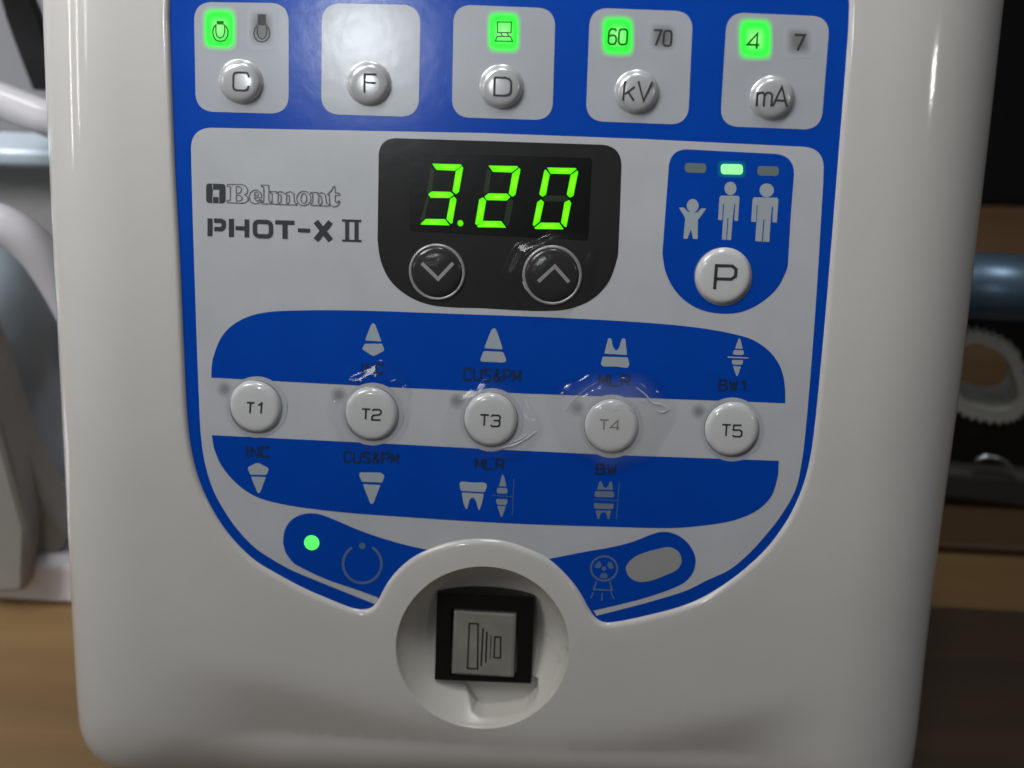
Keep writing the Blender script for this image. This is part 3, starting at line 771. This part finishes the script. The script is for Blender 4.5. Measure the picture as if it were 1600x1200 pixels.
# ---- unlit timer lamps
for x, y in ((351, 608), (529, 617), (714, 627), (902, 637), (1092, 643)):
    rings_sheet('timer_lamp', x, y, 13, 13, bpy.data.materials.get('unlit_timer_film') or glow_mat('unlit_timer_film', (.25, .262, .275, 1), None, None, 0, (.42, .44, .47, 1)), con, .12, .03, 1)

# ---- tooth symbols
def tooth(name, polys, bars=(), m=None, r=1.6):
    s_ = Sheet()
    for pl in polys: s_.fill(rpoly(pl, r, 4), h=.15)
    o = s_.done(name, m or m_icon, film)
    if bars:
        s_ = Sheet()
        for a, b, wd in bars: s_.stroke([a, b], wd, .15)
        s_.done('bite_line', m_icon_thin if name != 'tooth_symbol' else m_icon, film)
A = lambda x, y: (310 + x/4.21, 480 + y/4.21)
tooth('tooth_symbol', [[A(*p) for p in q_] for q_ in ([(1135,118),(1150,102),(1164,118),(1205,226),(1096,218)], [(1095,240),(1208,240),(1224,285),(1158,320),(1144,320),(1076,275)])])
A = lambda x, y: (670 + x/4.21, 480 + y/4.21)
tooth('tooth_symbol', [[A(*p) for p in q_] for q_ in ([(412,148),(430,134),(446,150),(488,278),(363,270)], [(360,288),(490,294),(512,355),(490,364),(345,358),(338,345)])], r=3)
tooth('tooth_symbol', [[A(*p) for p in q_] for q_ in ([(1180,204),(1200,204),(1212,262),(1232,288),(1252,266),(1270,206),(1292,206),(1304,314),(1155,306)], [(1145,325),(1310,330),(1320,378),(1306,400),(1232,390),(1146,390),(1131,372)])], r=1.6)
A = lambda x, y: (970 + x/4.615, 480 + y/4.615)
tooth('tooth_symbol', [[A(*p) for p in q_] for q_ in ([(850,226),(860,226),(880,300),(824,298)], [(815,308),(884,310),(888,336),(876,346),(812,342),(806,332)], [(800,380),(882,382),(880,404),(872,416),(810,414),(802,402)], [(808,424),(868,428),(842,496),(834,496)])], [(A(770, 360), A(920, 366), 2)], r=1.2)
A = lambda x, y: (310 + x/4.21, 660 + y/4.21)
tooth('tooth_symbol', [[A(*p) for p in q_] for q_ in ([(378,268),(400,268),(460,300),(462,315),(446,346),(342,344),(324,304),(330,292)], [(345,356),(444,360),(406,462),(390,466)])])
tooth('tooth_symbol', [[A(*p) for p in q_] for q_ in ([(1060,328),(1200,330),(1224,350),(1210,396),(1076,390),(1058,350)], [(1082,406),(1198,412),(1150,534),(1132,536)])])
A = lambda x, y: (700 + x/10, 700 + y/10)
tooth('tooth_symbol', [[A(*p) for p in q_] for q_ in ([(180,545),(215,520),(300,532),(400,542),(560,538),(600,555),(608,600),(575,690),(205,670),(185,620)], [(215,695),(560,715),(530,860),(490,970),(475,965),(440,830),(400,775),(360,778),(330,830),(300,950),(280,955),(240,860)])])
tooth('bite_symbol', [[A(*p) for p in q_] for q_ in ([(845,420),(868,420),(915,602),(795,598)], [(770,622),(920,626),(936,690),(910,715),(775,708),(760,685)], [(755,795),(925,800),(930,850),(905,895),(780,888),(752,850)], [(770,905),(908,912),(845,1075),(825,1075)])],
      [(A(690, 740), A(1025, 765), 2.2), (A(1030, 480), A(1005, 1050), 1.8)], mat('bite_icon_film', (.24, .30, .36, 1), .3), r=1.0)
A = lambda x, y: (900 + x/10.91, 710 + y/10.91)
tooth('bite_symbol', [[A(*p) for p in q_] for q_ in ([(400,455),(430,460),(470,555),(505,572),(540,555),(580,462),(612,465),(632,606),(358,598)], [(330,625),(640,632),(655,690),(640,735),(330,725),(315,690)], [(310,830),(640,845),(640,900),(620,935),(320,925),(305,890)], [(330,955),(600,960),(565,1105),(540,1105),(515,1000),(465,985),(420,1005),(395,1100),(370,1100)])],
      [(A(310, 765), A(720, 790), 2), (A(740, 480), A(690, 1110), 2)], mat('dim_bite_icon_film', (.15, .20, .26, 1), .3), r=1.0)

# ---- small dark captions
G.update({'I': [[(.5,0),(.5,1)]], 'C': [[(1,.2),(.85,0),(.2,0),(0,.18),(0,.82),(.2,1),(.85,1),(1,.8)]], 'N': [[(0,1),(0,0)], [(0,0),(1,1)], [(1,1),(1,0)]], 'U': [[(0,0),(0,.8),(.2,1),(.8,1),(1,.8),(1,0)]], 'L': [[(0,0),(0,1),(1,1)]],
          'S': [[(1,.14),(.8,0),(.2,0),(0,.18),(.1,.42),(.9,.56),(1,.8),(.8,1),(.2,1),(0,.86)]], 'M': [[(0,1),(0,0)], [(0,0),(.5,.75)], [(.5,.75),(1,0)], [(1,0),(1,1)]],
          'R': [[(0,1),(0,0),(.8,0),(1,.14),(1,.4),(.8,.54),(0,.54)], [(.55,.54),(1,1)]], 'B': [[(0,0),(.75,0),(.92,.12),(.92,.36),(.75,.48),(.1,.48)], [(.75,.48),(1,.62),(1,.86),(.8,1),(0,1),(0,0)]],
          'W': [[(0,0),(.25,1)], [(.25,1),(.5,.2)], [(.5,.2),(.75,1)], [(.75,1),(1,0)]], '&': [[(1,1),(.2,.3),(.25,.05),(.5,0),(.7,.15),(.6,.35),(.1,.65),(.1,.88),(.3,1),(.6,1),(1,.6)]]})
def caption(txt, cx_, cy_, wpx, hpx, slope, m, parent, name='caption', h=.15):
    s_ = Sheet(); ad = [.35 if c == 'I' else 1 for c in txt]; u = wpx/(sum(ad) + .38*(len(txt)-1)); x = cx_ - wpx/2
    for c, k in zip(txt, ad):
        y = cy_ - hpx/2 + slope*(x + u*k/2 - cx_)
        glyph(s_, c, x, y, x + u*k, y + hpx, 3.1, h, slope, .04); x += u*(k + .38)
    return s_.done(name, m, parent)
for t_, x, y, w_, h_ in (('INC', 581, 576, 34, 15), ('CUS&PM', 769, 586, 88, 18), ('MLR', 960, 594, 48, 17), ('BW1', 1146, 602, 44, 16), ('INC', 402, 706, 36, 16), ('CUS&PM', 580, 715, 84, 16), ('MLR', 765, 725, 44, 15), ('BW', 947, 733, 30, 15)):
    caption(t_, x, y, w_, h_, .035, m_navy, film)

# ---- maker's name and product lettering
s_ = Sheet(); K_ = .14
s_.fill(rpoly([(322,286.5),(352,287.5),(352,317.5),(322,317)], 5), [[(332,296),(342.5,296.5),(342.5,308),(332,307.5)]], K_)
s_.done('maker_emblem', m_ink, film)
s_ = Sheet()
for a, b in (((332.4,286.5),(332.4,296)), ((332.4,307.5),(332.4,317.3)), ((342.2,308),(342.2,317.3))): s_.stroke([a, b], .9, .16)
s_.done('emblem_line', m_field, film)
s_ = Sheet()
B_ = [[(355,288),(378,288),(384,291),(387,297),(386,302),(382,304),(387,308),(387.5,313),(384,316),(378,317.5),(355,316.5),(355,313.5),(359.5,312.5),(360,292),(355,291)], [(369,291.5),(373,291.5),(377,294),(377,299),(373,302),(369,302)], [(369,305),(374,305),(378,308),(378,312),(374,314),(369,314)],
      [(389,307),(391,301),(396,297),(402,297),(407,301),(409,307),(409,309),(397.5,308.5),(398.5,312),(402,314),(407,311.5),(409,313),(405,317),(399,318.5),(393,316.5),(390,312)], [(397,305.5),(398,301),(401,300),(403.2,302.5),(403.5,305.8)],
      [(408,289),(420,289.5),(420,314.5),(424,316),(424,318.7),(409,318.2),(409,315.7),(412,314.5),(412,292),(408,291.3)],
      [(422,299),(432,299.2),(432,302),(437,299.3),(442,300),(445,303),(449,300.3),(454,299.6),(459,302.5),(460,316.5),(464,318),(464,320.2),(449.5,319.8),(449.5,317.6),(452,316.2),(452,305.5),(448,304.5),(447,316),(449,317.5),(449,319.6),(436.5,319.2),(436.5,317),(439,315.5),(439,304.6),(435,304),(434,315.3),(436,317),(436,319),(422,318.6),(422,316.2),(425,315),(425,302),(422,301.2)],
      [tuple(p) for p in ellipse(474.5, 310, 11, 11.3, 22)], [tuple(p) for p in ellipse(474.5, 310, 4.6, 8, 16)],
      [(485.5,300.3),(496,300.8),(496,303.6),(502,300.8),(508,303.3),(510,317.4),(513.4,319),(513.4,321.8),(500.4,321.4),(500.4,319),(503,317.4),(502,306.3),(498,305.6),(497,317),(500,319),(500,321.2),(485.5,320.6),(485.5,318.2),(488.4,316.6),(488.4,303.3),(485.5,302.5)],
      [(513,301.5),(518,297),(521,291.3),(523.4,291.3),(523.6,301.3),(530.5,302),(530.5,305),(523.6,305),(523.6,315),(526,317),(529.6,313.2),(531.2,316),(527.5,321.6),(520.5,323),(515.2,320),(514.4,305),(511.6,304)]]
for pl in B_: s_.stroke(pl, 1.5, K_, True)
s_.done('maker_lettering', m_ink2, film)
s_ = Sheet()
s_.rect(324.3, 341, 332, 369); s_.stroke([(334.5,344.5),(346,344.9),(349.3,347),(350,351),(349.3,355),(346,358),(334.8,357.6)], 7, .05)
s_.rect(357.7, 341.7, 365.6, 370); s_.rect(368, 353, 383, 359.6); s_.rect(382.2, 342.5, 389.3, 370.8)
s_.stroke(rpoly([(398,346),(423.3,347),(423.5,369.5),(398.5,368.5)], 6.5, 5), 6.8, .05, True)
s_.rect(430.2, 343.8, 460, 350.5); s_.rect(441.4, 349, 449.2, 373); s_.rect(465.6, 356.6, 484.4, 362.8)
s_.stroke([(493.5, 346), (516.5, 375.5)], 9, .05); s_.stroke([(516.5, 346.5), (493.5, 375)], 9, .05)
for a in ((534.5,342.4,564.5,346), (534.5,374,564.8,377.2), (539.4,345,545.2,375), (554,345.5,560,375.5)): s_.rect(*a)
for v in s_.bm.verts: v.co.y -= .09*MM
s_.done('product_lettering', m_ink, film)

# ---- raised creases in the clear film, whitened to paint in their glints
def crease(pts, wpx, m, hgt=.35):
    P = catmull(pts, 6, False); n = len(P); sc = .139*MM; y0 = Yh(hgt)
    bm = tube_mesh([L(p[0], p[1], y0) for p in P], [wpx*sc*.5*max(.12, math.sin(math.pi*(.06 + .88*i/(n-1)))**.7) for i in range(n)], 8)
    return obj('film_crease', bm, m, film, True)
for pts, wd, m_ in (([(884,645),(892,628),(909,613),(934,596)], 1.3, m_crease2), ([(994,605),(1009,617),(1020,629),(1033,632),(1044,640)], 2.6, m_crease), ([(1044,640),(1034,644),(1025,641)], 2.2, m_crease),
                    ([(1000,599),(1006,603),(1010,608)], 2, m_crease2), ([(771,702),(803,695),(822,685),(838,673)], 1.8, m_crease), ([(797,692),(812,686),(824,678)], 1.5, m_crease),
                    ([(546,592),(554,594),(558,591)], 4, m_crease2), ([(561,592),(565,596)], 3.2, m_crease), ([(570,591),(573,586),(590,585)], 3.4, m_crease2), ([(610,596),(619,593)], 2.4, m_crease2),
                    ([(1025,611),(1029,613)], 2.6, m_crease), ([(876,615),(881,613)], 2.4, m_crease), ([(935,605),(940,603)], 3, m_crease2), ([(970,590),(977,591)], 1.6, m_crease), ([(1000,627),(1010,629)], 3, m_crease2),
                    ([(817,440),(821,450),(830,460)], 2.2, m_crease), ([(728,622),(722,625),(715,622)], 2.2, m_crease2)):
    crease(pts, wd, m_)
for pts, wd, m_ in (([(960,636),(972,630),(984,638),(990,648)], 3, m_crease2), ([(957,642),(966,638)], 1.6, m_crease2)): crease(pts, wd, m_, 1.35)

# ---- clear film lifting off in bubbles over two of the buttons
m_film = bpy.data.materials.new('clear_film'); m_film.use_nodes = True
n_ = m_film.node_tree; n_.nodes.clear()
o_ = n_.nodes.new('ShaderNodeOutputMaterial'); mx_ = n_.nodes.new('ShaderNodeMixShader'); tr_ = n_.nodes.new('ShaderNodeBsdfTransparent'); gl_ = n_.nodes.new('ShaderNodeBsdfGlossy')
lw_ = n_.nodes.new('ShaderNodeLayerWeight'); lw_.inputs['Blend'].default_value = .5
pw_ = n_.nodes.new('ShaderNodeMath'); pw_.operation = 'POWER'; pw_.inputs[1].default_value = 4; n_.links.new(lw_.outputs['Facing'], pw_.inputs[0])
fr_ = n_.nodes.new('ShaderNodeMath'); fr_.operation = 'MULTIPLY_ADD'; fr_.inputs[1].default_value = .5; fr_.inputs[2].default_value = .028; n_.links.new(pw_.outputs[0], fr_.inputs[0]); gl_.inputs['Roughness'].default_value = .10; tr_.inputs[0].default_value = (1, 1, 1, 1)
n_.links.new(fr_.outputs[0], mx_.inputs[0]); n_.links.new(tr_.outputs[0], mx_.inputs[1]); n_.links.new(gl_.outputs[0], mx_.inputs[2]); n_.links.new(mx_.outputs[0], o_.inputs[0])
def film_variant(name, rough, haze):
    m = m_film.copy(); m.name = name; n = m.node_tree
    [k for k in n.nodes if k.type == 'BSDF_GLOSSY'][0].inputs['Roughness'].default_value = rough
    if haze:
        out = [k for k in n.nodes if k.type == 'OUTPUT_MATERIAL'][0]; src = out.inputs[0].links[0].from_socket
        d = n.nodes.new('ShaderNodeBsdfDiffuse'); d.inputs[0].default_value = (.75, .76, .74, 1); x = n.nodes.new('ShaderNodeMixShader'); at = n.nodes.new('ShaderNodeAttribute'); at.attribute_name = 'veil'; mu = n.nodes.new('ShaderNodeMath'); mu.operation = 'MULTIPLY'; mu.inputs[1].default_value = haze; n.links.new(at.outputs['Fac'], mu.inputs[0]); n.links.new(mu.outputs[0], x.inputs[0])
        n.links.new(src, x.inputs[1]); n.links.new(d.outputs[0], x.inputs[2]); n.links.new(x.outputs[0], out.inputs[0])
    return m
def bubble(cx_, cy_, rb, rt, top_, seed, m=None):
    rnd = random.Random(seed); ph = [rnd.uniform(0, 6.28) for _ in range(6)]; bm = bmesh.new(); prev = None; K = 120; lay = bm.verts.layers.float.new('veil')
    for j in range(37):
        s = j/36; ring = []
        for i in range(K):
            a = 2*math.pi*i/K
            rim = rt*(1 + .10*math.sin(2*a + ph[0]) + .07*math.sin(3*a + ph[1]) + .04*math.sin(7*a + ph[2]))
            r = rim*s; px, py = cx_ + r*math.cos(a), cy_ + r*math.sin(a)
            t = 1 - sstep(rb, rim, r)
            h = .24 + (top_ - .24)*t
            wr = (math.sin(9*a + ph[3] + s*3) + .7*math.sin(17*a + ph[4] - s*5) + .6*math.sin(5*a + ph[5] + s*9))*.026*sstep(.35, .7, s)*sstep(1.0, .85, s)
            wr += .012*math.sin(px*.31 + ph[0])*math.sin(py*.27 + ph[1])*sstep(1, .9, s)
            v = bm.verts.new(L(px, py, Yh(h + wr))); v[lay] = (1 - sstep(20, rim*.97, r)); ring.append(v)
        if prev:
            for i in range(K): bm.faces.new((prev[i], prev[(i+1) % K], ring[(i+1) % K], ring[i]))
        prev = ring
    bmesh.ops.remove_doubles(bm, verts=bm.verts, dist=1e-7); bmesh.ops.recalc_face_normals(bm, faces=bm.faces)
    if sum(f.normal.y for f in bm.faces) > 0: bmesh.ops.reverse_faces(bm, faces=bm.faces)
    return obj('film_bubble', bm, m or m_film, film, True)
bubble(957, 655, 46, 90, 1.5, 3, film_variant('hazy_film', .09, .17)); bubble(860, 428, 47, 72, 1.4, 11, film_variant('soft_film', .17, 0)); bubble(768, 660, 46, 70, 1.5, 8); bubble(581, 638, 47, 68, 1.5, 5)
